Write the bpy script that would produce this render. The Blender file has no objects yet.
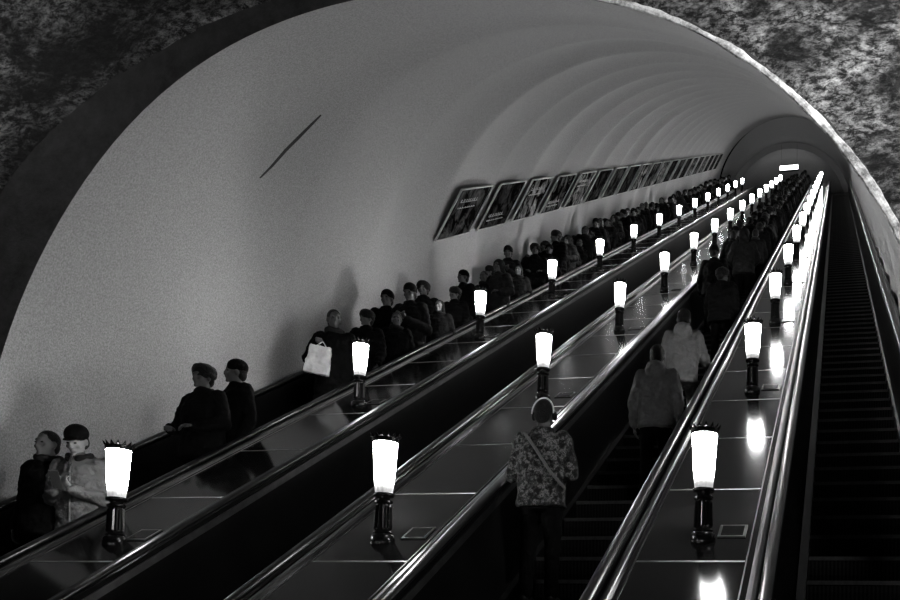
import bpy, bmesh, math, random
from mathutils import Vector, Matrix, noise
random.seed(23)
C = bpy.context.scene.collection
S = bpy.context.scene
try:
    S.view_settings.view_transform = 'Standard'
    S.view_settings.look = 'None'
except Exception as e: print(e)
PI = math.pi; T30 = math.tan(math.radians(30)); C30 = math.cos(math.radians(30))
CZ = 1.7
def deck_z(y): return T30*y - .99
def step_z(y): return T30*y - 1.94
# camera frame (real position and aim; the frame is an off-centre crop, i.e. lens shift)
FPX, PCX, PCY = 900.0, 657.9, 612.4
_a, _b, _r = [math.radians(v) for v in (2.496, 10.92, 1.098)]
CF = Vector((-math.sin(_b)*math.cos(_a), math.cos(_b)*math.cos(_a), math.sin(_a)))
_R = Vector((math.cos(_b), math.sin(_b), 0)); _U = _R.cross(CF)
CR = _R*math.cos(_r) + _U*math.sin(_r); CU = -_R*math.sin(_r) + _U*math.cos(_r)
def proj(p):
    q = Vector(p) - Vector((0,0,CZ)); z = q.dot(CF)
    return PCX + FPX*q.dot(CR)/z, PCY - FPX*q.dot(CU)/z
def ray(px, py): return CF + CR*((px-PCX)/FPX) + CU*((PCY-py)/FPX)

# ---------------------------------------------------------------- materials
def M(name, c, rough=.6, metal=0.0, em=0.0, var=0.0, scale=6.0, bump=0.0, bscale=30.0, c2=None, lo=.35, hi=.65, spec=None, stretch=None, detail=6, nrough=.5, bdist=.05):
    m = bpy.data.materials.new(name); m.use_nodes = True
    nt = m.node_tree; b = nt.nodes['Principled BSDF']
    b.inputs['Base Color'].default_value = (c, c, c, 1)
    b.inputs['Roughness'].default_value = rough; b.inputs['Metallic'].default_value = metal
    if spec is not None: b.inputs['Specular IOR Level'].default_value = spec
    if em:
        b.inputs['Emission Color'].default_value = (1, 1, 1, 1); b.inputs['Emission Strength'].default_value = em
    tc = nt.nodes.new('ShaderNodeTexCoord')
    vec = tc.outputs['Object']
    if stretch:
        mp = nt.nodes.new('ShaderNodeMapping'); mp.inputs['Scale'].default_value = stretch
        nt.links.new(vec, mp.inputs['Vector']); vec = mp.outputs['Vector']
    if var or c2 is not None:
        n = nt.nodes.new('ShaderNodeTexNoise'); n.inputs['Scale'].default_value = scale; n.inputs['Detail'].default_value = detail
        n.inputs['Roughness'].default_value = nrough
        nt.links.new(vec, n.inputs['Vector'])
        r = nt.nodes.new('ShaderNodeValToRGB')
        a = c*(1-var); d = c2 if c2 is not None else c*(1+var)
        r.color_ramp.elements[0].position = lo; r.color_ramp.elements[1].position = hi
        r.color_ramp.elements[0].color = (a, a, a, 1); r.color_ramp.elements[1].color = (d, d, d, 1)
        nt.links.new(n.outputs['Fac'], r.inputs['Fac']); nt.links.new(r.outputs['Color'], b.inputs['Base Color'])
    if bump:
        n2 = nt.nodes.new('ShaderNodeTexNoise'); n2.inputs['Scale'].default_value = bscale; n2.inputs['Detail'].default_value = max(5, detail)
        n2.inputs['Roughness'].default_value = nrough
        nt.links.new(vec, n2.inputs['Vector'])
        bp = nt.nodes.new('ShaderNodeBump'); bp.inputs['Strength'].default_value = bump; bp.inputs['Distance'].default_value = bdist
        nt.links.new(n2.outputs['Fac'], bp.inputs['Height']); nt.links.new(bp.outputs['Normal'], b.inputs['Normal'])
    return m
m_vault = M('vault_plaster', .31, .9, var=.42, scale=60, detail=2, nrough=.9, lo=.3, hi=.7)
m_ring = M('ring_plaster', .045, .8, var=.6, scale=5, detail=12, nrough=.75, bump=.4, bscale=14)
m_rim = M('rim_plaster_highlight', .12, .6, c2=.9, scale=7, lo=.40, hi=.58, detail=10, nrough=.75, bump=.4, bscale=12)  # uneven pale tone: light caught by the lining edge, put into the colour
def rock_mat():
    m = bpy.data.materials.new('rough_marble'); m.use_nodes = True; nt = m.node_tree; b = nt.nodes['Principled BSDF']
    b.inputs['Roughness'].default_value = .65; b.inputs['Specular IOR Level'].default_value = .3
    tc = nt.nodes.new('ShaderNodeTexCoord')
    mp = nt.nodes.new('ShaderNodeMapping'); mp.inputs['Rotation'].default_value = (0, math.radians(50), 0); mp.inputs['Scale'].default_value = (1, 1, 1.9)
    nt.links.new(tc.outputs['Object'], mp.inputs['Vector'])
    def nz(sc, det, ro, dist=0):
        n = nt.nodes.new('ShaderNodeTexNoise'); n.inputs['Scale'].default_value = sc; n.inputs['Detail'].default_value = det
        n.inputs['Roughness'].default_value = ro; n.inputs['Distortion'].default_value = dist; nt.links.new(mp.outputs['Vector'], n.inputs['Vector']); return n
    def rp(n, lo, hi, a, d):
        r = nt.nodes.new('ShaderNodeValToRGB'); r.color_ramp.elements[0].position = lo; r.color_ramp.elements[1].position = hi
        r.color_ramp.elements[0].color = (a,a,a,1); r.color_ramp.elements[1].color = (d,d,d,1); nt.links.new(n.outputs['Fac'], r.inputs['Fac']); return r
    a = rp(nz(.8, 7, .7, .6), .42, .60, .05, 1.0); c = rp(nz(11, 15, .84, .2), .46, .60, .01, .98)
    mx = nt.nodes.new('ShaderNodeMix'); mx.data_type = 'RGBA'; mx.blend_type = 'MULTIPLY'; mx.inputs[0].default_value = 1
    nt.links.new(a.outputs['Color'], mx.inputs[6]); nt.links.new(c.outputs['Color'], mx.inputs[7]); nt.links.new(mx.outputs[2], b.inputs['Base Color'])
    bn = nz(12, 15, .82, .3); bp = nt.nodes.new('ShaderNodeBump'); bp.inputs['Strength'].default_value = 1.0; bp.inputs['Distance'].default_value = .10
    nt.links.new(bn.outputs['Fac'], bp.inputs['Height']); nt.links.new(bp.outputs['Normal'], b.inputs['Normal'])
    return m
m_rock = rock_mat()
m_deck = M('deck_laminate', .004, .12, var=.4, scale=3, spec=.09)
m_panel = M('side_panel_laminate', .002, .35, var=.3, scale=3, spec=.05)
m_metal = M('brushed_metal', .13, .31, 1.0, var=.15, scale=6, stretch=(30, 1, 1))
m_metal_d = M('dull_metal', .055, .40, 1.0, var=.2, scale=8)
m_rail = M('handrail_rubber', .003, .30, var=.2, scale=20, spec=.2)
m_seam = M('seam_metal', .15, .4, .8, var=.1)
m_dark = M('dark_plaster', .02, .8, var=.3, scale=3)
m_floor = M('floor_stone', .05, .35, var=.3, scale=4)
m_iron = M('black_cast_iron', .005, .25, .4, var=.2, scale=30)
m_sign = M('lit_sign_panel', .9, .4, em=6.0)
m_frame = M('poster_frame', .40, .45, .3, var=.2)
m_black = M('sign_housing_metal', .03, .4, .3, var=.2)
m_tread = M('step_tread', .004, .6, .3, var=.3, scale=12, spec=.05)
m_nose = M('step_nosing', .028, .55, .5, var=.25, scale=20)
def glass():
    m = bpy.data.materials.new('lit_opal_glass'); m.use_nodes = True; nt = m.node_tree; b = nt.nodes['Principled BSDF']
    b.inputs['Base Color'].default_value = (.9,.9,.9,1); b.inputs['Roughness'].default_value = .4
    b.inputs['Emission Color'].default_value = (1,1,1,1)
    tc = nt.nodes.new('ShaderNodeTexCoord'); sp = nt.nodes.new('ShaderNodeSeparateXYZ'); nt.links.new(tc.outputs['Object'], sp.inputs[0])
    r = nt.nodes.new('ShaderNodeMapRange'); r.interpolation_type = 'SMOOTHSTEP'
    r.inputs['From Min'].default_value = .33; r.inputs['From Max'].default_value = .54; r.inputs['To Min'].default_value = 0; r.inputs['To Max'].default_value = 1
    nt.links.new(sp.outputs['Z'], r.inputs['Value'])
    p = nt.nodes.new('ShaderNodeMath'); p.operation = 'POWER'; p.inputs[1].default_value = 3; nt.links.new(r.outputs['Result'], p.inputs[0])
    q = nt.nodes.new('ShaderNodeMath'); q.operation = 'MULTIPLY_ADD'; q.inputs[1].default_value = 105; q.inputs[2].default_value = .28
    nt.links.new(p.outputs[0], q.inputs[0]); nt.links.new(q.outputs[0], b.inputs['Emission Strength'])
    return m
m_glass = glass()
def ridged(name, c):
    m = bpy.data.materials.new(name); m.use_nodes = True; nt = m.node_tree; b = nt.nodes['Principled BSDF']
    b.inputs['Roughness'].default_value = .6; b.inputs['Metallic'].default_value = .2; b.inputs['Specular IOR Level'].default_value = .05
    tc = nt.nodes.new('ShaderNodeTexCoord'); w = nt.nodes.new('ShaderNodeTexWave'); w.inputs['Scale'].default_value = 10
    nt.links.new(tc.outputs['Object'], w.inputs['Vector'])
    r = nt.nodes.new('ShaderNodeValToRGB'); r.color_ramp.elements[0].color = (c*.1,)*3+(1,); r.color_ramp.elements[1].color = (c, c, c, 1)
    nt.links.new(w.outputs['Fac'], r.inputs['Fac']); nt.links.new(r.outputs['Color'], b.inputs['Base Color'])
    return m
m_riser = ridged('step_riser', .009)
m_skin = M('skin', .042, .6, var=.08, scale=20, spec=.2)
m_skin2 = M('lit_skin', .085, .6, var=.08, scale=20, spec=.25)  # paler copy of the skin, stronger light on some faces put into its colour
m_hair = M('dark_hair', .003, .6, var=.5, scale=60, bump=.5, bscale=90, spec=.10)
m_eye = M('eye', .008, .2, var=.1)
m_blackcoat = M('black_wool', .0015, .9, var=.4, scale=14, bump=.35, bscale=14, spec=.05)
m_darkcoat = M('charcoal_cloth', .0035, .85, var=.4, scale=10, bump=.35, bscale=12, spec=.06)
m_midcoat = M('grey_cloth', .050, .85, var=.10, scale=30, bump=.5, bscale=6, spec=.12, bdist=.10)
m_greycoat = M('dim_grey_cloth', .008, .85, var=.2, scale=14, bump=.5, bscale=9, spec=.08, bdist=.08)
m_lightcoat = M('pale_jacket_cloth', .060, .85, var=.10, scale=30, bump=.5, bscale=6, spec=.12, bdist=.10)
m_manjacket = M('pale_winter_jacket_cloth', .044, .85, var=.10, scale=22, bump=.6, bscale=7, spec=.12, bdist=.12)
m_jeans = M('dark_trousers_cloth', .0015, .95, var=.4, scale=12, bump=.3, spec=.03)
m_palejeans = M('faded_jeans_cloth', .080, .85, var=.3, scale=10, bump=.4, spec=.12)
m_shoe = M('shoe_leather', .005, .5, var=.2, spec=.1)
m_band = M('pale_band_plastic', .45, .4, var=.1)
m_white = M('white_plastic_bag', .30, .5, var=.25, scale=6, bump=.5, bscale=9)
m_phone = M('phone_black_glass', .02, .1, var=.1)
def camo_mat():
    m = bpy.data.materials.new('camouflage_cloth'); m.use_nodes = True; nt = m.node_tree; b = nt.nodes['Principled BSDF']
    b.inputs['Roughness'].default_value = .85; b.inputs['Specular IOR Level'].default_value = .10
    tc = nt.nodes.new('ShaderNodeTexCoord'); n = nt.nodes.new('ShaderNodeTexNoise'); n.inputs['Scale'].default_value = 21; n.inputs['Detail'].default_value = 6
    n.inputs['Distortion'].default_value = .2; n.inputs['Roughness'].default_value = .7
    nt.links.new(tc.outputs['Object'], n.inputs['Vector'])
    r = nt.nodes.new('ShaderNodeValToRGB'); r.color_ramp.interpolation = 'CONSTANT'
    e = r.color_ramp.elements; e[0].position = 0; e[0].color = (.003,)*3+(1,); e[1].position = .47; e[1].color = (.018,)*3+(1,)
    q = e.new(.545); q.color = (.072,)*3+(1,); q = e.new(.60); q.color = (.008,)*3+(1,)
    nt.links.new(n.outputs['Fac'], r.inputs['Fac']); nt.links.new(r.outputs['Color'], b.inputs['Base Color'])
    return m
m_camo = camo_mat()

# ---------------------------------------------------------------- mesh helpers
def box(bm, x0, x1, y0, y1, z0, z1, mi=0):
    v = [bm.verts.new(p) for p in ((x0,y0,z0),(x1,y0,z0),(x1,y1,z0),(x0,y1,z0),(x0,y0,z1),(x1,y0,z1),(x1,y1,z1),(x0,y1,z1))]
    for f in ((3,2,1,0),(4,5,6,7),(0,1,5,4),(1,2,6,5),(2,3,7,6),(3,0,4,7)):
        bm.faces.new([v[i] for i in f]).material_index = mi
def finish(bm, name, mats, parent=None, smooth=False, loc=None):
    bmesh.ops.recalc_face_normals(bm, faces=bm.faces)
    me = bpy.data.meshes.new(name); bm.to_mesh(me); bm.free()
    return link(me, name, mats, parent, smooth, loc)
def link(me, name, mats, parent=None, smooth=False, loc=None):
    if mats is not None:
        for m in (mats if isinstance(mats, (list, tuple)) else [mats]): me.materials.append(m)
    if smooth:
        for p in me.polygons: p.use_smooth = True
    o = bpy.data.objects.new(name, me); C.objects.link(o)
    if parent is not None:
        o.parent = parent
        o.location = loc if loc is not None else -parent.location
    elif loc is not None: o.location = loc
    return o
def tag(o, label, cat, group=None):
    o['label'] = label; o['category'] = cat
    if group: o['group'] = group
    return o
def thing(name, label, cat, loc, group=None, rz=0):
    o = bpy.data.objects.new(name, None); C.objects.link(o); o.empty_display_size = .1
    o.location = Vector(loc); o.rotation_euler = (0, 0, rz)
    return tag(o, label, cat, group)
def struct(o): o['kind'] = 'structure'; return o
def dup(root, loc, label, group=None, rz=None, scale=None):
    r = root.copy(); C.objects.link(r); r.location = Vector(loc)
    if rz is not None: r.rotation_euler = (0, 0, rz)
    if scale: r.scale = (scale,)*3
    r['label'] = label
    if group: r['group'] = group
    elif 'group' in r: del r['group']
    for ch in list(root.children):
        c = ch.copy(); C.objects.link(c); c.parent = r
        for g in ch.children:
            d = g.copy(); C.objects.link(d); d.parent = c
    return r
YT = 54.8
ZTOP = deck_z(YT)
PATH = [(1.6,.93),(2.9,.93),(3.3,.97),(3.7,deck_z(3.7))] + [(y, deck_z(y)) for y in (5,7,10,14,18,22,26,30,35,40,45,50,YT)] + [(YT+.5,ZTOP+.25),(YT+1.2,ZTOP+.40),(YT+4.2,ZTOP+.40)]
def sweep(bm, prof, path=PATH):
    rings = [[bm.verts.new((x, y, z+h)) for x, h in prof] for y, z in path]
    n = len(prof)
    for a, b in zip(rings, rings[1:]):
        for i in range(n): bm.faces.new((a[i], a[(i+1)%n], b[(i+1)%n], b[i]))
    bm.faces.new(rings[0]); bm.faces.new(rings[-1])
def rect(x0, x1, h0, h1): return [(x0,h0),(x1,h0),(x1,h1),(x0,h1)]

# ---------------------------------------------------------------- the tunnel
UC, NC, R0 = -3.177, -2.678, 4.096
YP, YE = 6.406, 55.3
RIB = 2.3
DEV = [(-90,0),(0,0),(20,.04),(35,.055),(45,.03),(60,-.03),(77,-.16),(92,-.13),(107,-.03),(118,.07),(130,.12),(152,.08),(172,-.02),(190,0),(400,0)]
def dev_lin(d):
    for (a, x), (b, y) in zip(DEV, DEV[1:]):
        if a <= d <= b: return x+(y-x)*(d-a)/(b-a)
    return 0
DT = [sum(dev_lin(d+k*2)*math.exp(-(k/4.5)**2) for k in range(-9, 10))/sum(math.exp(-(k/4.5)**2) for k in range(-9, 10)) for d in range(-60, 370)]
def dev(th):
    d = math.degrees(th)+60; i = int(d); return DT[i]+(DT[min(i+1, len(DT)-1)]-DT[i])*(d-i)
def vz(y, n): return CZ + T30*y + n/C30
bm = bmesh.new(); rings = []
ny = 560; na = 90
for i in range(ny+1):
    y = YP + (YE-YP)*i/ny; row = []
    for j in range(na+1):
        th = math.radians(-22 + 224*j/na)
        n0 = NC + R0*math.sin(th); zr = T30*y + n0/C30
        s = y*C30 + zr*.5
        k = max(0, min(1, (y-YP-1)/6)); f = max(0, 1-(y-YP)/6); f = f*f*(3-2*f)
        R = R0 + k*.10*abs(math.sin(PI*s/RIB)) + dev(th)*f
        row.append(bm.verts.new((UC + R*math.cos(th), y, vz(y, NC + R*math.sin(th)))))
    rings.append(row)
for a, b in zip(rings, rings[1:]):
    for j in range(na): bm.faces.new((a[j], a[j+1], b[j+1], b[j]))
struct(finish(bm, 'ceiling', m_vault, smooth=True))
def pix_vault(px, py, off=.03):
    d = ray(px, py); t = 4
    while t < 120:
        p = d*t; n = (p.z - T30*p.y)*C30
        if (p.x-UC)**2 + (n-NC)**2 > (R0-off)**2: break
        t += .01
    return Vector((p.x, p.y, p.z+CZ))
def streak(pts, w):
    bm = bmesh.new(); prev = None
    for i, (x, y) in enumerate(pts):
        p = pix_vault(x, y, .008); ww = w*(.3 + .7*math.sin(PI*(i+.5)/len(pts)))
        a, b = bm.verts.new(p + Vector((0,-ww,0))), bm.verts.new(p + Vector((0,ww,0)))
        if prev: bm.faces.new((prev[0], a, b, prev[1]))
        prev = (a, b)
    struct(finish(bm, 'trim_3', m_dark))
streak([(260,178),(272,166),(286,150),(300,136),(312,124),(321,115)], .022)

# portal wall
def ringw(t):
    if t > 270 or t < 90: return .03
    if t < 122: return .03 + .24*(t-90)/32
    if t < 147: return .27 + .42*(t-122)/25
    return .69 + .3*min(1, (t-147)/33)
def pp(th, R, y=YP): R += dev(th); return Vector((UC + R*math.cos(th), y, vz(YP, NC + R*math.sin(th))))
bm = bmesh.new(); inn = []; out = []
for j in range(289):
    d = j*1.25; th = math.radians(d)
    inn.append(bm.verts.new(pp(th, R0-.005, YP-.005))); out.append(bm.verts.new(pp(th, R0+ringw(d)+.03, YP-.005)))
for j in range(288): bm.faces.new((inn[j], inn[j+1], out[j+1], out[j]))
struct(finish(bm, 'trim_1', m_ring))
bm = bmesh.new(); prevr = None  # pale bead on the right side, lit portal edge in shape and colour
for j in range(421):
    th = math.radians(-30 + 122*j/420); c = pp(th, R0+.012, YP-.012)
    rr = (.012 + .015*max(0, math.cos(th)))*(1+.7*noise.noise(c*4)+.25*noise.noise(c*16)); ca = Vector((math.cos(th), 0, math.sin(th)))
    rr = max(.003, rr)
    ring = [bm.verts.new(c + ca*rr*math.cos(k*PI/4)*1.3 + Vector((0, -.5*rr*math.sin(k*PI/4), 0))) for k in range(8)]
    if prevr:
        for k in range(8): bm.faces.new((prevr[k], prevr[(k+1)%8], ring[(k+1)%8], ring[k]))
    prevr = ring
struct(finish(bm, 'trim_2', m_rim))
bm = bmesh.new(); XL, XR, ZB, ZT = -9.6, 3.6, -1.5, 8.6; c0 = Vector((UC, YP, vz(YP, NC)))
loops = []
NR = 44
for j in range(361):
    d = j*1.0; th = math.radians(d); p = pp(th, R0+ringw(d)); dr = (p-c0).normalized(); t = 1e9
    for lim, comp, o in ((XL, dr.x, c0.x),(XR, dr.x, c0.x),(ZB, dr.z, c0.z),(ZT, dr.z, c0.z)):
        if abs(comp) > 1e-6 and (lim-o)/comp > 0: t = min(t, (lim-o)/comp)
    q = c0 + dr*t; row = []
    for k in range(NR+1):
        w = p.lerp(q, k/NR)
        if 0 < k < NR: w.y += -.07*abs(noise.noise(w*1.6)) - .04*abs(noise.noise(w*4.3))
        row.append(bm.verts.new(w))
    loops.append(row)
for a, b in zip(loops, loops[1:]):
    for k in range(NR): bm.faces.new((a[k], b[k], b[k+1], a[k+1]))
struct(finish(bm, 'wall_front', m_rock, smooth=True))
FT = ZTOP + .40 - .95
for nm, b6, mm in (('wall_left', (XL-.2, XL, -4, YP, -1.5, ZT), m_dark), ('wall_right', (XR, XR+.2, -4, YP, -1.5, ZT), m_dark),
                   ('wall_back', (XL, XR, -4.2, -4, 0, ZT), m_dark), ('ceiling.001', (XL, XR, -4, YP, ZT, ZT+.2), m_dark),
                   ('floor', (XL, XR, -4, 3.5, -.2, 0), m_floor), ('floor.001', (UC-4.0, UC+4.0, YE-.1, YE+11, FT-.2, FT), m_floor)):
    bm = bmesh.new(); box(bm, *b6); struct(finish(bm, nm, mm))
bm = bmesh.new(); sweep(bm, rect(-7.2, .9, -2.5, -2.35), [(3.5, deck_z(3.5)), (YE, deck_z(YE))]); struct(finish(bm, 'floor.002', m_dark))
cz = vz(YE, NC)
def arch(bm, R, y): return [bm.verts.new((UC+R*math.cos(PI*j/40), y, cz+R*math.sin(PI*j/40)/C30)) for j in range(41)]
bm = bmesh.new(); prev = None
for k in range(45):
    y = YE + .25*k; a = arch(bm, R0 + .08*abs(math.sin(PI*k*.25/RIB)), y)
    if prev:
        for j in range(40): bm.faces.new((prev[j], prev[j+1], a[j+1], a[j]))
    prev = a
struct(finish(bm, 'ceiling.002', m_vault, smooth=True))
bm = bmesh.new(); box(bm, UC-4.2, UC+4.2, YE+11, YE+11.2, FT, FT+7); struct(finish(bm, 'wall_end', m_dark))
bm = bmesh.new(); a = arch(bm, R0+.1, YE+3.0); b = arch(bm, 3.80, YE+3.0); c = arch(bm, 3.80, YE+3.4)
for j in range(40): bm.faces.new((a[j], a[j+1], b[j+1], b[j])); bm.faces.new((b[j], b[j+1], c[j+1], c[j]))
struct(finish(bm, 'trim_4', m_vault))
d = ray(789, 171); sp = d*((YT+2.3)/d.y) + Vector((0,0,CZ))
t = thing('hanging_sign', 'small bright white lit box hanging under the far arch at the top of the tunnel', 'lit sign', sp)
bm = bmesh.new(); box(bm, -.62,.62,-.08,.08,.0,.36); finish(bm, 'sign_housing', m_black, t, loc=(0,0,0))
bm = bmesh.new(); box(bm, -.58,.58,-.10,-.082,.04,.32); finish(bm, 'sign_panel', m_sign, t, loc=(0,0,0))
for sx in (-.5,.5):
    bm = bmesh.new(); box(bm, sx-.006,sx+.006,.04,.052,.36,1.8); finish(bm, 'hanger_wire', m_black, t, loc=(0,0,0))

# ---------------------------------------------------------------- balustrade decks
DECKS = [(-5.49,'left'),(-3.19,'middle'),(-.89,'right')]
LAMPY = [5.978 + 3.519*k for k in range(-1, 14)]
for c, nm in DECKS:
    t = thing('balustrade_deck', f'long dark glossy lamp deck rising between escalators, the {nm} one of three', 'balustrade', (c, 3.7, 0))
    bm = bmesh.new(); sweep(bm, rect(c-.41, c+.41, -.04, 0)); finish(bm, 'deck_panel', m_deck, t)
    for sg in (-1, 1):
        bm = bmesh.new(); sweep(bm, [(c+sg*.49,0),(c+sg*.53,0),(c+sg*.65,-1.25),(c+sg*.61,-1.25)]); finish(bm, 'side_panel', m_panel, t)
        bm = bmesh.new(); sweep(bm, [(c+sg*.405,-.03),(c+sg*.405,.022),(c+sg*.415,.028),(c+sg*.435,.028),(c+sg*.46,.008),(c+sg*.46,-.03)]); finish(bm, 'metal_moulding', m_metal, t)
        bm = bmesh.new(); sweep(bm, [(c+sg*.355,-.002),(c+sg*.355,.004),(c+sg*.364,.004),(c+sg*.364,-.002)]); finish(bm, 'inlay_strip', m_metal_d, t)
        bm = bmesh.new(); sweep(bm, [(c+sg*.535,-.10),(c+sg*.53,-.04),(c+sg*.542,-.04),(c+sg*.548,-.10)]); finish(bm, 'side_metal_strip', m_metal_d, t)
    y = 5.66 - 1.173; j0 = None
    while y < YT-.5:
        if j0 is None:
            dy = .008; z = deck_z(y); bm = bmesh.new()
            sweep(bm, rect(-.35, .35, -.002, .003), [(-dy, -dy*T30), (dy, dy*T30)])
            j0 = finish(bm, 'joint_strip', m_seam, t, loc=(0, y-3.7, z))
        else:
            o = j0.copy(); C.objects.link(o); o.parent = t; o.location = (0, y-3.7, deck_z(y))
        y += 1.173
    for ly in LAMPY[1:9]:
        bm = bmesh.new(); sweep(bm, rect(c+.13, c+.32, 0, .010), [(ly+.02, deck_z(ly+.02)), (ly+.20, deck_z(ly+.20))])
        hp = finish(bm, 'hatch_frame', m_metal_d, t)
        bm = bmesh.new(); sweep(bm, rect(c+.15, c+.30, .008, .013), [(ly+.04, deck_z(ly+.04)), (ly+.18, deck_z(ly+.18))])
        h2 = finish(bm, 'hatch_cover', m_deck, None); h2.parent = hp; h2.location = (0,0,0)
for nm, a, b, sx in (('left', -7.27, -7.19, -7.10), ('right', .85, .92, .76)):
    t = thing('wall_parapet', f'narrow dark parapet running up along the {nm} tunnel wall', 'parapet', (sx, 3.7, 0))
    bm = bmesh.new(); sweep(bm, rect(a, b, -.04, 0)); finish(bm, 'deck_panel', m_deck, t)
    s2 = -.04 if nm == 'left' else .04
    bm = bmesh.new(); sweep(bm, rect(sx, sx+s2, -1.25, 0)); finish(bm, 'side_panel', m_panel, t)
    e = b if nm == 'left' else a; w = .02 if nm == 'left' else -.02
    bm = bmesh.new(); sweep(bm, rect(e-w, e, -.03, .03)); finish(bm, 'metal_moulding', m_metal_d if nm == 'left' else m_metal, t)

# ---------------------------------------------------------------- escalators
def rail_prof(x): return [(x+.043*math.cos(a), .045+.032*math.sin(a)) for a in [k*PI/5 for k in range(10)]]
Y0 = 3.5; NST = 127
def step_bm(bm, hw, oy=0, oz=0):
    box(bm, -hw, hw, oy+.03, oy+.40, oz-.03, oz, 0)
    box(bm, -hw, hw, oy-.004, oy+.022, oz-.03, oz+.002, 2)
    prof = [(.0,-.03),(.0,-.09),(.006,-.15),(.02,-.20),(.035,-.235)]
    pv = None
    for py_, pz in prof:
        v = [bm.verts.new((-hw, oy+py_, oz+pz)), bm.verts.new((hw, oy+py_, oz+pz))]
        if pv: bm.faces.new((pv[0], pv[1], v[1], v[0])).material_index = 1
        pv = v
ESC = [('far left escalator, crowded with people riding down', -7.10, -6.11, -7.145, -6.01, 0), ('narrow empty escalator between the left and middle lamp decks', -4.87, -3.81, -4.97, -3.71, 0),
       ('escalator with people riding up, between the middle and right lamp decks', -2.57, -1.51, -2.67, -1.41, 1), ('empty dark escalator at the right beside the tunnel wall', -.22, .76, -.37, .805, 1)]
for lab, x0, x1, r0, r1, indiv in ESC:
    c = (x0+x1)/2; hw = (x1-x0)/2 - .03
    t = thing('escalator', lab, 'escalator', (c, Y0, step_z(Y0)))
    for sx in (r0, r1):
        bm = bmesh.new(); sweep(bm, rail_prof(sx)); finish(bm, 'handrail', m_rail, t, smooth=True)
    for sx, w in ((x0, .028), (x1, -.028)):
        bm = bmesh.new(); sweep(bm, [(sx-w*1.5,-1.15),(sx-w*1.5,-.80),(sx+w,-.83),(sx+w,-1.15)]); finish(bm, 'skirt_panel', m_panel, t)
    nind = 100 if indiv else 0
    if indiv:
        bm = bmesh.new(); step_bm(bm, hw); o0 = finish(bm, 'step', [m_tread, m_riser, m_nose], t, loc=(0,0,T30*.2))
        for i in range(1, nind):
            o = o0.copy(); C.objects.link(o); o.parent = t; o.location = (0, .4*i, .4*i*T30 + T30*.2)
    bm = bmesh.new()
    for i in range(nind, NST): step_bm(bm, hw, .4*i, .4*i*T30 + T30*.2)
    o = finish(bm, 'step_band', [m_tread, m_riser, m_nose], t, loc=(0,0,0)); o['kind'] = 'stuff'
def tread(i): y = Y0 + .4*i + .2; return y, step_z(y-.2) + T30*.2

# ---------------------------------------------------------------- lamps
def lathe(bm, prof, n=20, flute=0):
    rs = []
    for r, z, *f in prof:
        fl = flute if (f and f[0]) else 0
        rs.append([bm.verts.new(((r*(1-fl*(k%2)))*math.cos(2*PI*k/n), (r*(1-fl*(k%2)))*math.sin(2*PI*k/n), z)) for k in range(n)])
    for a, b in zip(rs, rs[1:]):
        for k in range(n): bm.faces.new((a[k], a[(k+1)%n], b[(k+1)%n], b[k]))
    bm.faces.new(rs[0]); bm.faces.new(rs[-1])
ORD = ['first','second','third','fourth','fifth','sixth','seventh','eighth','ninth','tenth','eleventh','twelfth','thirteenth','fourteenth','fifteenth','sixteenth','seventeenth','eighteenth','nineteenth','twentieth','twenty-first','twenty-second','twenty-third','twenty-fourth']
def make_lamp(loc, label, group):
    t = thing('balustrade_lamp', label, 'lamp', loc, group)
    bm = bmesh.new(); lathe(bm, [(.085,-.06),(.085,.030),(.072,.045),(.066,.05)]); finish(bm, 'base', m_iron, t, True, (0,0,0))
    bm = bmesh.new(); lathe(bm, [(.062,.045),(.070,.06),(.052,.075),(.066,.088,1),(.060,.245,1),(.053,.262),(.066,.275),(.066,.288),(.043,.30),(.052,.318),(.068,.332)], 32, .14); finish(bm, 'stem', m_iron, t, False, (0,0,0))
    bm = bmesh.new(); lathe(bm, [(.056,.328),(.062,.345,1),(.070,.43,1),(.076,.53,1),(.086,.715,1),(.087,.733),(.045,.738)], 32, .06); finish(bm, 'lamp_shade', m_glass, t, False, (0,0,0))
    bm = bmesh.new(); lathe(bm, [(.070,.318),(.076,.332),(.073,.343),(.062,.346)], 20); finish(bm, 'collar', m_iron, t, True, (0,0,0))
    bm = bmesh.new(); lathe(bm, [(.089,.712),(.094,.722),(.096,.745),(.05,.748)], 20)
    n = 14
    for k in range(n):
        a0, a1, a2 = [2*PI*(k+d)/n for d in (-.48, 0, .48)]
        P = lambda a, r, z: bm.verts.new((r*math.cos(a), r*math.sin(a), z))
        v0, v1, tip, mid = P(a0,.090,.740), P(a2,.090,.740), P(a1,.112,.778), P(a1,.106,.752)
        w0, w1 = P(a0,.08,.740), P(a2,.08,.740)
        for f in ((v0,mid,tip),(mid,v1,tip),(v0,v1,mid),(w0,tip,w1),(w0,v0,tip),(v1,w1,tip),(w0,w1,v1,v0)): bm.faces.new(f)
    finish(bm, 'crown', m_iron, t, False, (0,0,0))
    return t
L0 = None
for (c, nm), off in zip(DECKS, (.07, .0, .035)):
    for k, ly in enumerate(LAMPY):
        lab = (f'lit crowned lamp on the {nm} deck, {ORD[k-1]} from the near end' if k else f'lit crowned lamp at the foot of the {nm} deck beside the landing')
        loc = (c+off, ly, deck_z(ly)); g = f'lamps on the {nm} deck'
        if L0 is None: L0 = make_lamp(loc, lab, g)
        else: dup(L0, loc, lab, g)

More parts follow.
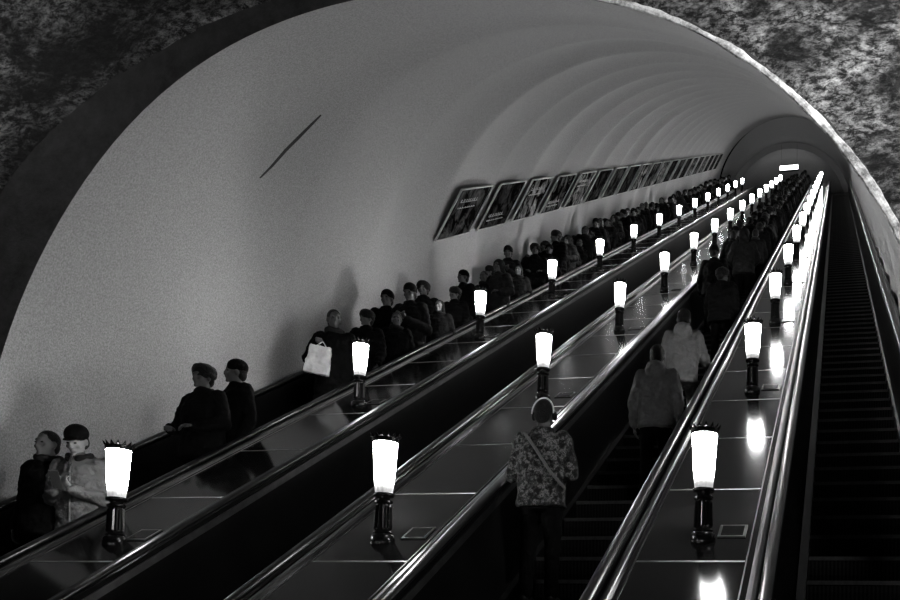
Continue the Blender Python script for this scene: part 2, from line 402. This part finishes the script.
# ---------------------------------------------------------------- posters on the left wall
def poster_mat(i):
    rnd = random.Random(i*13+1); m = bpy.data.materials.new('poster_print'); m.use_nodes = True; nt = m.node_tree; b = nt.nodes['Principled BSDF']
    b.inputs['Roughness'].default_value = .8; b.inputs['Specular IOR Level'].default_value = .0
    tc = nt.nodes.new('ShaderNodeTexCoord'); mp = nt.nodes.new('ShaderNodeMapping'); mp.inputs['Location'].default_value = (rnd.random()*50,)*3
    nt.links.new(tc.outputs['Object'], mp.inputs['Vector'])
    n = nt.nodes.new('ShaderNodeTexNoise'); n.inputs['Scale'].default_value = 1.8+rnd.random()*2; n.inputs['Detail'].default_value = 7; n.inputs['Distortion'].default_value = .8
    n.inputs['Roughness'].default_value = .6
    nt.links.new(mp.outputs['Vector'], n.inputs['Vector'])
    r = nt.nodes.new('ShaderNodeValToRGB'); e = r.color_ramp.elements
    e[0].position = .46; e[0].color = (.003,)*3+(1,); e[1].position = .66+.04*rnd.random(); v = (.10,.06,.34,.14,.26,.08)[i % 6]; e[1].color = (v,v,v,1)
    nt.links.new(n.outputs['Fac'], r.inputs['Fac']); nt.links.new(r.outputs['Color'], b.inputs['Base Color'])
    return m
PM = [poster_mat(i) for i in range(6)]
m_letters = M('poster_lettering', .30, .5, var=.2)
Dv = Vector((0, C30, .5))
P0 = pix_vault(434, 241, .05); P1 = pix_vault(461, 189, .05); PE = pix_vault(712, 172, .05)
upd = P1 - P0; inw = Dv.cross(upd).normalized(); inw = inw if inw.x > 0 else -inw
def quadbox(bm, a0, a1, b0, b1, d0, d1):
    vs = []
    for d in (d0, d1):
        for a, b in ((a0,b0),(a1,b0),(a1,b1),(a0,b1)): vs.append(bm.verts.new(Dv*a + upd*b + inw*d))
    for f in ((0,1,2,3),(4,5,6,7),(0,1,5,4),(1,2,6,5),(2,3,7,6),(3,0,4,7)): bm.faces.new([vs[i] for i in f])
LEN = (PE-P0).dot(Dv); PIT = 2.12; NP_ = min(24, int(LEN/PIT)+1)
for i in range(NP_):
    base = P0 + Dv*(PIT*i)
    t = thing('wall_poster', f'dark framed advertising poster on the left vault wall, {ORD[i]} from the near end', 'poster', base, 'advertising posters along the left vault wall')
    W = 1.66; H = 1.0
    bm = bmesh.new(); bars = ((0,W,0,.016),(0,W,.984,1),(0,.022,.016,.984),(W-.022,W,.016,.984))
    for a0, a1, b0, b1 in bars: quadbox(bm, a0, a1, b0, b1, 0, .030)
    finish(bm, 'frame', m_frame, t, loc=(0,0,0))
    bm = bmesh.new(); quadbox(bm, .022, W-.022, .016, .984, 0, .015); finish(bm, 'print', PM[i % 6], t, loc=(0,0,0))
    if i < 5:
        rnd = random.Random(i)
        for row in range(2):
            bm = bmesh.new()
            a = .3; b = H*(.72 - .12*row) if i % 2 == 0 else H*(.26-.09*row); st = a
            while a < W*.7:
                w = rnd.uniform(.04,.10); h = .025 if row else .06
                quadbox(bm, a, a+w*.35, b, b+h, .0152, .019); a += w*1.5
            quadbox(bm, st, a, b-.003, b+.004, .0152, .018)
            finish(bm, 'text_line', m_letters, t, loc=(0,0,0))

# ---------------------------------------------------------------- people
def ring_cap(bm, p, q, r1, r2, n=12):
    p, q = Vector(p), Vector(q); ax = q-p
    if ax.length < 1e-5: ax = Vector((0,0,1e-4))
    L = ax.length; ax.normalize(); s = ax.orthogonal().normalized(); u = ax.cross(s)
    prof = [(-r1*math.cos(a), r1*math.sin(a)) for a in (.25,.6,1.0,1.57)] + [(L+r2*math.sin(a), r2*math.cos(a)) for a in (0,.55,.95,1.32)]
    rs = [[bm.verts.new(p + ax*d + (s*math.cos(2*PI*k/n)+u*math.sin(2*PI*k/n))*r) for k in range(n)] for d, r in prof]
    for a, b in zip(rs, rs[1:]):
        for k in range(n): bm.faces.new((a[k], a[(k+1)%n], b[(k+1)%n], b[k]))
    bm.faces.new(rs[0]); bm.faces.new(rs[-1])
def ell(bm, c, r, mat=None):
    m = Matrix.Translation(Vector(c)) @ Matrix.Diagonal((r[0], r[1], r[2], 1))
    if mat is not None: m = mat @ m
    bmesh.ops.create_uvsphere(bm, u_segments=16, v_segments=12, radius=1, matrix=m)
def loft(bm, rings, n=24):
    rs = [[bm.verts.new((cx+rx*math.cos(2*PI*k/n), cy+ry*math.sin(2*PI*k/n), z)) for k in range(n)] for cx, cy, z, rx, ry in rings]
    for a, b in zip(rs, rs[1:]):
        for k in range(n): bm.faces.new((a[k], a[(k+1)%n], b[(k+1)%n], b[k]))
    bm.faces.new(rs[0]); bm.faces.new(rs[-1])
def fuse(bm, name, voxel, wr=0, sm=2, puff=0):
    bmesh.ops.recalc_face_normals(bm, faces=bm.faces)
    me = bpy.data.meshes.new('tmp'); bm.to_mesh(me); bm.free()
    ob = bpy.data.objects.new('tmp', me); C.objects.link(ob)
    md = ob.modifiers.new('r', 'REMESH'); md.mode = 'VOXEL'; md.voxel_size = voxel
    if sm: s = ob.modifiers.new('s', 'SMOOTH'); s.factor = .5; s.iterations = sm
    dg = bpy.context.evaluated_depsgraph_get(); dg.update()
    out = bpy.data.meshes.new_from_object(ob.evaluated_get(dg)); out.name = name
    bpy.data.objects.remove(ob); bpy.data.meshes.remove(me)
    if wr:
        ns = [v.normal.copy() for v in out.vertices]
        for v, nn in zip(out.vertices, ns):
            p = v.co; a = wr*(noise.noise(Vector((p.x*9, p.y*9, p.z*14))) + .5*noise.noise(p*26))
            if puff: a += puff*abs(math.sin(p.z*PI/.085 + .6*noise.noise(p*5)))
            v.co = p + nn*a
    out.materials.clear()
    return out
def hand(bm, w, d, side, curl=.5, inwd=None):
    w = Vector(w); d = Vector(d).normalized()
    pn = Vector(inwd) if inwd is not None else Vector((-side, 0, 0)); pn = (pn - d*pn.dot(d)).normalized(); lat = d.cross(pn).normalized()
    for o in (-.022, 0, .022): ring_cap(bm, w + lat*o*.6, w + d*.085 + lat*o, .016, .014, 8)
    for i, (o, L) in enumerate(((-.033,.060),(-.011,.078),(.011,.082),(.033,.072))):
        p = w + d*.088 + lat*o; a = curl; q = p
        for seg in (.42, .33, .25):
            dd = (d*math.cos(a) + pn*math.sin(a)); q2 = q + dd*L*seg; ring_cap(bm, q, q2, .0095, .0085, 8); q = q2; a += curl*.9
    p = w + d*.03 + lat*.03; q = p + (d*.6 + lat*.55 + pn*.45).normalized()*.04; ring_cap(bm, p, q, .013, .011, 8)
    ring_cap(bm, q, q + (d*.85 + pn*.4).normalized()*.032, .011, .009, 8)
def person(label, loc, rz=0, coat=None, trousers=None, pose='relaxed', hair='short', hairmat=None, hem=.80, tilt=0, turn=0, lean=0, legs='stand', hood=False, h=1.75, extra=None, width=1.0, group=None, vox=.012, hatmat=None, scarf=False, puff=0, bulk=1.0, zipped=False, skin=None):
    coat = coat or m_blackcoat; trousers = trousers or m_jeans
    t = thing('person', label, 'person', loc, group, rz); k = h/1.75; t.scale = (k, k, k)
    ly = lambda z: lean*max(0, z-.9)
    sh = {s: Vector((s*.185*width, ly(1.42), 1.42)) for s in (-1, 1)}
    def arm(s):
        if pose == 'phone': return Vector((s*.25*width, .0+ly(1.13), 1.12)), Vector((s*.085, .25+ly(1.2), 1.17)), Vector((-s*.35, .35, .45)), (0,-.2,.3), .7
        if pose == 'forward': return Vector((s*.28*width, .03, 1.14)), Vector((s*.17, .24, 1.08)), Vector((-s*.6, .6, 0)), (0,0,-1), .5
        if pose == 'rail' and s == 1: return Vector((.27, .08, 1.15)), Vector((.31, .30, 1.08)), Vector((.15, 1, -.15)), (0,0,-1), .45
        if pose == 'bag' and s == 1: return Vector((.29, .06, 1.16)), Vector((.14, .28, 1.30)), Vector((-.3, .6, .1)), (0,0,-1), 1.0
        if pose == 'walk': return Vector((s*.25*width, -.06*s, 1.13)), Vector((s*.25, .14 - .10*s, .92)), Vector((0,.5,-1)), None, .45
        return Vector((s*.25*width, -.03, 1.13)), Vector((s*.255*width, .05, .88)), Vector((-.05*s, .15, -1)), None, .35
    if legs == 'step': feet = {-1: (0.0, 0.0), 1: (.40, .231)}
    else: feet = {-1: (-.02, 0.0), 1: (.03, 0.0)}
    bodyb = bmesh.new(); jk = bmesh.new(); tr = bmesh.new(); shoe_b = []
    loft(bodyb, [(0,ly(.86),.86,.14,.10),(0,ly(1.0),1.0,.14,.095),(0,ly(1.2),1.2,.15,.10),(0,ly(1.36),1.36,.17,.09),(0,ly(1.44),1.44,.10,.07)])
    nb = Vector((0, ly(1.42)-.01, 1.42)); hc = Vector((0, ly(1.62)+.025+math.sin(math.radians(tilt))*.05, 1.632))
    ring_cap(bodyb, nb, hc + Vector((0,-.015,-.06)), .062, .055)
    HM = Matrix.Translation(hc) @ Matrix.Rotation(math.radians(turn), 4, 'Z') @ Matrix.Rotation(-math.radians(tilt), 4, 'X')
    ell(bodyb, (0,-.01,.02), (.076,.095,.098), HM); ell(bodyb, (0,.02,-.03), (.062,.074,.088), HM); ell(bodyb, (0,.04,-.075), (.046,.046,.036), HM)
    for s in (-1, 1):
        ell(bodyb, (s*.078,-.005,-.01), (.012,.022,.032), HM); ell(bodyb, (s*.04,.065,-.03), (.022,.022,.02), HM)
    ell(bodyb, (0,.102,-.012), (.011,.016,.026), HM); ell(bodyb, (0,.108,-.03), (.017,.015,.012), HM)
    ell(bodyb, (0,.085,.028), (.05,.016,.012), HM); ell(bodyb, (0,.09,-.06), (.026,.014,.009), HM); ell(bodyb, (0,.08,-.1), (.022,.02,.018), HM)
    for s in (-1, 1):
        el, wr, hd, pn, cu = arm(s)
        ring_cap(bodyb, sh[s], el, .048, .040); ring_cap(bodyb, el, wr, .040, .026); hand(bodyb, wr, hd, s, cu, pn)
        ring_cap(jk, sh[s] + Vector((-s*.02,0,-.005)), el, .082*bulk, .066*bulk); ring_cap(jk, el, wr, .066*bulk, .048*bulk)
        fy, fz = feet[s]; hip = Vector((s*.09, 0, .90)); ank = Vector((s*.105, fy-.03, fz+.10))
        mid = (hip+ank)/2 + Vector((s*.005, .02 + (.17 if fy > .2 else 0), .02 + (.07 if fy > .2 else 0)))
        ring_cap(bodyb, hip, mid, .075, .052); ring_cap(bodyb, mid, ank, .052, .038)
        ell(bodyb, (s*.11, fy+.04, fz+.05), (.035, .11, .03))
        ring_cap(tr, hip, mid, .098, .072); ring_cap(tr, mid, ank, .072, .060)
        sb = bmesh.new(); ell(sb, (s*.11, fy+.075, fz+.045), (.047, .105, .042)); ell(sb, (s*.107, fy-.03, fz+.06), (.043, .06, .055)); box(sb, s*.11-.046, s*.11+.046, fy-.075, fy+.165, fz+.001, fz+.025)
        shoe_b.append(sb)
    loft(tr, [(0,0,.80,.17,.13),(0,0,.88,.175,.135),(0,0,.98,.165,.12)])
    tors = [(hem,.21,.155)] + ([(.70,.205,.16)] if hem < .6 else []) + [(.93,.20,.155),(1.08,.198,.15),(1.25,.21,.15),(1.36,.212,.135),(1.43,.165,.115),(1.475,.098,.095),(1.525,.085,.088)]
    if hem < .6: tors[0] = (hem,.235,.19)
    loft(jk, [(0, ly(z)*.98, z, rx*width*(bulk if z < 1.4 else 1), ry*width*(bulk if z < 1.4 else 1)) for z, rx, ry in tors])
    if hood:
        ell(jk, (0, ly(1.48)-.115, 1.455), (.115, .06, .095)); ell(jk, (0, ly(1.48)-.05, 1.50), (.112, .085, .045))
    link(fuse(bodyb, 'body', vox if vox > .01 else .009, 0, 1), 'body', skin or m_skin, t, True, (0,0,0))
    link(fuse(tr, 'trousers', .018, .008), 'trousers', trousers, t, True, (0,0,0))
    link(fuse(jk, 'jacket', .014, .014, 2, puff), 'coat' if hem < .6 else 'jacket', coat, t, True, (0,0,0))
    for sb in shoe_b: link(fuse(sb, 'shoe', .012), 'shoe', m_shoe, t, True, (0,0,0))
    for s in (-1, 1):
        b = bmesh.new(); ell(b, (s*.031,.083,.004), (.013,.010,.007), HM); finish(b, 'eye', m_eye, t, True, (0,0,0))
    if zipped:
        b = bmesh.new()
        for q in range(8):
            z0, z1 = .86+.08*q, .86+.08*(q+1); ring_cap(b, (0, ly(z0)+.160*bulk+.006, z0), (0, ly(z1)+(.160 if z1 < 1.3 else .160-(z1-1.3)*.22)*bulk+.006, z1), .009, .009, 6)
        finish(b, 'zip', m_black, t, True, (0,0,0))
        for s in (-1, 1):
            b = bmesh.new(); ring_cap(b, (s*.04, ly(1.5)+.10, 1.47), (s*.095, ly(1.5)+.0, 1.515), .03, .03, 8); link(fuse(b, 'collar', .01, .003), 'collar', m_darkcoat, t, True, (0,0,0))
    hb = bmesh.new(); hm = hairmat or m_hair
    ell(hb, (0,-.024,.036), (.084,.098,.096), HM); ell(hb, (0,-.055,-.02), (.07,.06,.075), HM)
    if hair == 'long':
        ell(hb, (0,-.065,-.07), (.088,.055,.12), HM)
        for s in (-1,1): ell(hb, (s*.07,-.02,-.06), (.025,.05,.11), HM)
    link(fuse(hb, 'hair', .010, .004), 'hair', hm, t, True, (0,0,0))
    if hair == 'cap':
        b = bmesh.new(); ell(b, (0,-.018,.060), (.096,.112,.088), HM); ell(b, (0,.095,.040), (.062,.05,.012), HM)
        link(fuse(b, 'cap', .010, .002), 'cap', hatmat or m_darkcoat, t, True, (0,0,0))
    if hair == 'beanie':
        b = bmesh.new(); ell(b, (0,-.018,.060), (.094,.110,.095), HM); ell(b, (0,-.012,.034), (.098,.114,.028), HM)
        link(fuse(b, 'knit_hat', .010, .003), 'knit_hat', hatmat or m_darkcoat, t, True, (0,0,0))
    if hair == 'fur':
        b = bmesh.new(); ell(b, (0,-.015,.065), (.112,.125,.085), HM); ell(b, (0,-.02,.02), (.108,.118,.05), HM)
        link(fuse(b, 'fur_hat', .012, .010), 'fur_hat', hatmat or m_hair, t, True, (0,0,0))
    if hair == 'hoodup':
        b = bmesh.new(); ell(b, (0,-.03,.02), (.108,.118,.125), HM); ell(b, (0,-.07,-.09), (.11,.08,.09), HM)
        link(fuse(b, 'hood', .012, .003), 'hood', coat, t, True, (0,0,0))
    if scarf:
        b = bmesh.new(); z0 = 1.50; pv = None
        for q in range(13):
            a = 2*PI*q/12; p = Vector((.088*math.cos(a), ly(z0)+.09*math.sin(a)-.0, z0+.012*math.sin(a*2)))
            if pv is not None: ring_cap(b, pv, p, .034, .034, 8)
            pv = p
        link(fuse(b, 'scarf', .012, .004), 'scarf', m_greycoat, t, True, (0,0,0))
    if extra: extra(t, HM)
    return t
def place(px, u):
    lo, hi = 4.0, 54.0
    for _ in range(50):
        y = (lo+hi)/2
        if proj((u, y, step_z(y)+1.3))[0] < px: lo = y
        else: hi = y
    i = max(0, min(NST-2, round((y-Y0-.2)/.4))); y, z = tread(i)
    best = min([u+.01*k for k in range(-22, 23)], key=lambda v: abs(proj((v, y, z+1.3))[0]-px))
    return (best, y-.02, z)

A1 = person('dark-haired person in black coat at the far left edge, lowest on the left escalator', place(50, -6.55), PI, m_blackcoat, pose='relaxed', hair='short', h=1.66, bulk=1.12, scarf=True)
A2 = person('man in dark cap and pale winter jacket, head bowed over a phone in his hands', place(84, -6.22), PI+.25, m_manjacket, m_jeans, 'phone', 'cap', tilt=26, lean=.08, h=1.66, hood=True, vox=.009, bulk=.95, puff=.008, hatmat=m_blackcoat, zipped=True, skin=m_skin2)
A3 = person('broad person in black coat, left one of the dark pair between first two left lamps', place(205, -6.4), PI-.2, m_blackcoat, pose='forward', hair='fur', h=1.80, width=1.12, bulk=1.06)
A4 = person('person in black coat, right one of the dark pair between first two left lamps', place(238, -6.28), PI-.5, m_blackcoat, pose='relaxed', hair='beanie', h=1.74, turn=-20, bulk=1.12, hatmat=m_blackcoat)
A5 = person('person in long dark coat holding a white bag, just left of second left lamp', place(336, -6.30), PI+.3, m_blackcoat, pose='bag', hair='short', h=1.88, turn=25, hem=.5, bulk=1.12, scarf=True, lean=.10)
A6 = person('person in charcoal jacket and knit hat, midway between second and third left lamps', place(411, -6.3), PI, m_darkcoat, pose='phone', hair='beanie', h=1.90, tilt=10, bulk=1.12, puff=.008)
A7 = person('shorter woman in long coat with long hair, left of the third left lamp', place(440, -6.22), PI, m_darkcoat, pose='relaxed', hair='long', h=1.52, hem=.5, scarf=True, bulk=1.1, skin=m_skin2)
A8 = person('person with hood up on the left escalator just above the third left lamp', place(499, -6.25), PI-.2, m_greycoat, pose='forward', hair='hoodup', h=1.84, bulk=1.10)
A9 = person('person in black padded jacket and fur hat directly behind the second left lamp', place(368, -6.68), PI+.2, m_blackcoat, pose='walk', hair='fur', h=1.66, bulk=1.10, puff=.01, turn=-30, lean=.05)
def on(t, p):
    k = t.scale[0]; a = t.rotation_euler.z
    return Vector((t.location.x + k*(p[0]*math.cos(a)-p[1]*math.sin(a)), t.location.y + k*(p[0]*math.sin(a)+p[1]*math.cos(a)), t.location.z + k*p[2]))
def carrier_bag(loc, label):
    t = thing('carrier_bag', label, 'bag', loc)
    bm = bmesh.new()
    v = [(-.15,-.05,-.42),(.15,-.05,-.40),(.16,.05,-.40),(-.15,.05,-.42),(-.14,-.018,-.06),(.13,-.018,-.05),(.13,.018,-.05),(-.14,.018,-.06)]
    vs = [bm.verts.new(p) for p in v]
    for f in ((3,2,1,0),(4,5,6,7),(0,1,5,4),(1,2,6,5),(2,3,7,6),(3,0,4,7)): bm.faces.new([vs[i] for i in f])
    link(fuse(bm, 'bag_body', .012, .014, 1), 'bag_body', m_white, t, True, (0,0,0))
    for sy in (-.014,.014):
        bm = bmesh.new(); ring_cap(bm, (-.06,sy,-.065), (-.008,0,-.005), .006, .006, 8); ring_cap(bm, (-.008,0,-.005), (.008,0,-.005), .006, .006, 8); ring_cap(bm, (.008,0,-.005), (.06,sy,-.06), .006, .006, 8); link(fuse(bm, 'handle', .004), 'handle', m_white, t, True, (0,0,0))
    t.rotation_euler = (.1, .22, .3)
    return t
carrier_bag(on(A5, (.05,.37,1.27)), 'white carrier bag held up by a dark-coated person on the left escalator')
b = bmesh.new(); box(b, -.037,.037,-.004,.004,-.075,.075); bmesh.ops.bevel(b, geom=b.edges[:], offset=.003, segments=2)
ph = finish(b, 'phone', m_phone, None); ph.location = on(A2, (0,.38,1.24)); ph.rotation_euler = (-.6, 0, A2.rotation_euler.z)
tag(ph, 'small dark phone held in both hands by the man in the dark cap', 'phone')

mids = [(387,-6.70,A4,'black-coated person in knit cap standing left of the tall knit-hat person'),
 (397,-6.3,A1,'dark-haired person in black just below the phone-holding knit-hat person'),
 (424,-6.68,A3,'broad black-coated person in fur hat, between knit-hat person and long-haired woman'),
 (456,-6.35,A9,'black-coated person in fur hat directly left of the third left lamp'),
 (464,-6.68,A4,'knit-capped dark person at the wall side behind the third left lamp'),
 (485,-6.4,A1,'dark-haired person in black directly right of the third left lamp'),
 (492,-6.75,A9,'person in fur hat at the wall side, right of the third left lamp'),
 (508,-6.7,A6,'charcoal-jacketed person in knit hat at the wall side below the fourth left lamp'),
 (519,-6.3,A7,'long-haired person below the fourth left lamp'),
 (528,-6.75,A1,'dark-haired person at the wall side, lower left of the fourth left lamp'),
 (535,-6.4,A3,'broad black-coated person immediately left of the fourth left lamp'),
 (546,-6.75,A9,'person in fur hat at the wall side directly behind the fourth left lamp'),
 (549,-6.35,A4,'black-coated person hidden behind the stem of the fourth left lamp')]
for px, u, src, lab in mids:
    dup(src, place(px, u), lab, rz=PI+random.uniform(-.45,.45), scale=src.scale[0]*random.uniform(.93,1.06))
pool = [A1, A3, A4, A6, A8, A9, A1, A1, A4]
i = round((place(558,-6.3)[1]-Y0)/.4)
gl, gg = 'dark-coated person in the dense crowd riding down the upper left escalator', 'distant crowd riding down'
while i < NST-2:
    y, z = tread(i)
    dup(random.choice(pool + ([A7] if random.random() < .4 else [])), (-6.38+random.uniform(-.04,.04), y-.02, z), gl, gg, rz=PI+random.uniform(-.8,.8), scale=random.uniform(.88,1.12))
    if random.random() < .85 and i+1 < NST-2:
        y, z = tread(i+1); dup(random.choice([A1, A4, A6, A9, A8]), (-6.77, y-.02, z), gl, gg, rz=PI+random.uniform(-.15,.15), scale=random.uniform(.88,1.02))
    i += random.choice((1,1,2))

def phones(t, HM):
    for s in (-1,1):
        b = bmesh.new(); ell(b, (s*.092,-.005,-.005), (.022,.038,.044), HM)
        link(fuse(b, 'headphone_cushion', .008), 'headphone_cushion', m_panel, t, True, (0,0,0))
    b = bmesh.new(); prev = None
    for k in range(17):
        a = PI*k/16; p = HM @ Vector((.096*math.cos(a), -.055, .005+.134*math.sin(a)))
        if prev is not None: ring_cap(b, prev, p, .0065, .0065, 8)
        prev = p
    finish(b, 'headphone_band', m_band, t, True, (0,0,0))
    b = bmesh.new(); pts = [(-.17,.05,1.48),(-.12,-.12,1.45),(.0,-.175,1.30),(.12,-.175,1.12),(.22,-.06,.99)]
    for p, q in zip(pts, pts[1:]): ring_cap(b, p, q, .013, .013, 8)
    finish(b, 'shoulder_strap', m_midcoat, t, True, (0,0,0))
B1 = person('man in camouflage jacket and headphones seen from behind, nearest on the middle escalator', place(543, -2.37), 0, m_camo, m_jeans, 'phone', 'short', h=1.66, tilt=8, extra=phones, width=1.05, vox=.009, hem=.84)
B2 = person('man in grey hooded jacket seen from behind, second nearest on the up escalator', place(657, -1.74), 0, m_midcoat, m_jeans, 'relaxed', 'short', h=1.62, hood=True, hem=.82)
B3 = person('person in pale hooded jacket and faded jeans stepping up near the right handrail', place(683, -1.78), .1, m_lightcoat, m_palejeans, 'rail', 'short', h=1.68, hood=True, legs='step', turn=15)
for px, u, src, lab in [(744,-1.88,A8,'person in dim grey coat with hood up, higher up the middle escalator'), (733,-2.3,A1,'dark-coated person on left side of the up escalator, beside a hooded coat'), (714,-2.25,A4,'black-coated person in knit cap on the up escalator, beyond the pale hooded jacket'), (722,-1.75,A9,'padded black jacket and fur hat, on the up escalator just beyond the pale jacket')]:
    dup(src, place(px, u), lab, rz=random.uniform(-.2,.2), scale=src.scale[0])
i = round((place(752,-1.9)[1]-Y0)/.4)
gu = 'dark-coated person in the distant crowd riding up between the middle and right lamp decks'
while i < NST-2:
    y, z = tread(i)
    dup(random.choice(pool), (-1.82+random.uniform(-.04,.04), y-.02, z), gu, 'distant crowd riding up', rz=random.uniform(-.3,.3), scale=random.uniform(.92,1.05))
    if random.random() < .6: dup(random.choice(pool), (-2.28, y-.02, z), gu, 'distant crowd riding up', rz=random.uniform(-.2,.2), scale=random.uniform(.92,1.03))
    i += random.choice((1,2,2) if i < 60 else (1,1,2))

# ---------------------------------------------------------------- lights
def area(loc, target, size, power):
    l = bpy.data.lights.new('hall_light', 'AREA'); l.size = size; l.energy = power
    o = bpy.data.objects.new('hall_light', l); C.objects.link(o); o.location = loc
    o.rotation_euler = (Vector(target)-Vector(loc)).to_track_quat('-Z', 'Y').to_euler()
def at_portal(px, py): d = ray(px, py); return d*(YP/d.y) + Vector((0,0,CZ))
tl = at_portal(20, 50); tr_ = at_portal(850, 90)
area(tl + Vector((-1.1,-1.2,.6)), tl, .3, 12)
area(tr_ + Vector((1.0,-1.5,.9)), tr_ + Vector((-.2,0,.15)), .3, 120)
area((UC, YE+4.5, FT+3.0), (UC, YE+3.8, FT+6), 2.0, 12)
w = bpy.data.worlds.new('World'); S.world = w; w.use_nodes = True
w.node_tree.nodes['Background'].inputs[0].default_value = (0,0,0,1)
# ---------------------------------------------------------------- camera
cd = bpy.data.cameras.new('Camera'); co = bpy.data.objects.new('Camera', cd); C.objects.link(co)
cd.sensor_width = 36; cd.lens = 36*FPX/900
m3 = Matrix((CR, CU, -CF)).transposed()
co.matrix_world = Matrix.Translation((0,0,CZ)) @ m3.to_4x4()
cd.shift_x = (450-PCX)/900; cd.shift_y = (PCY-300)/900; cd.clip_end = 300
S.camera = co
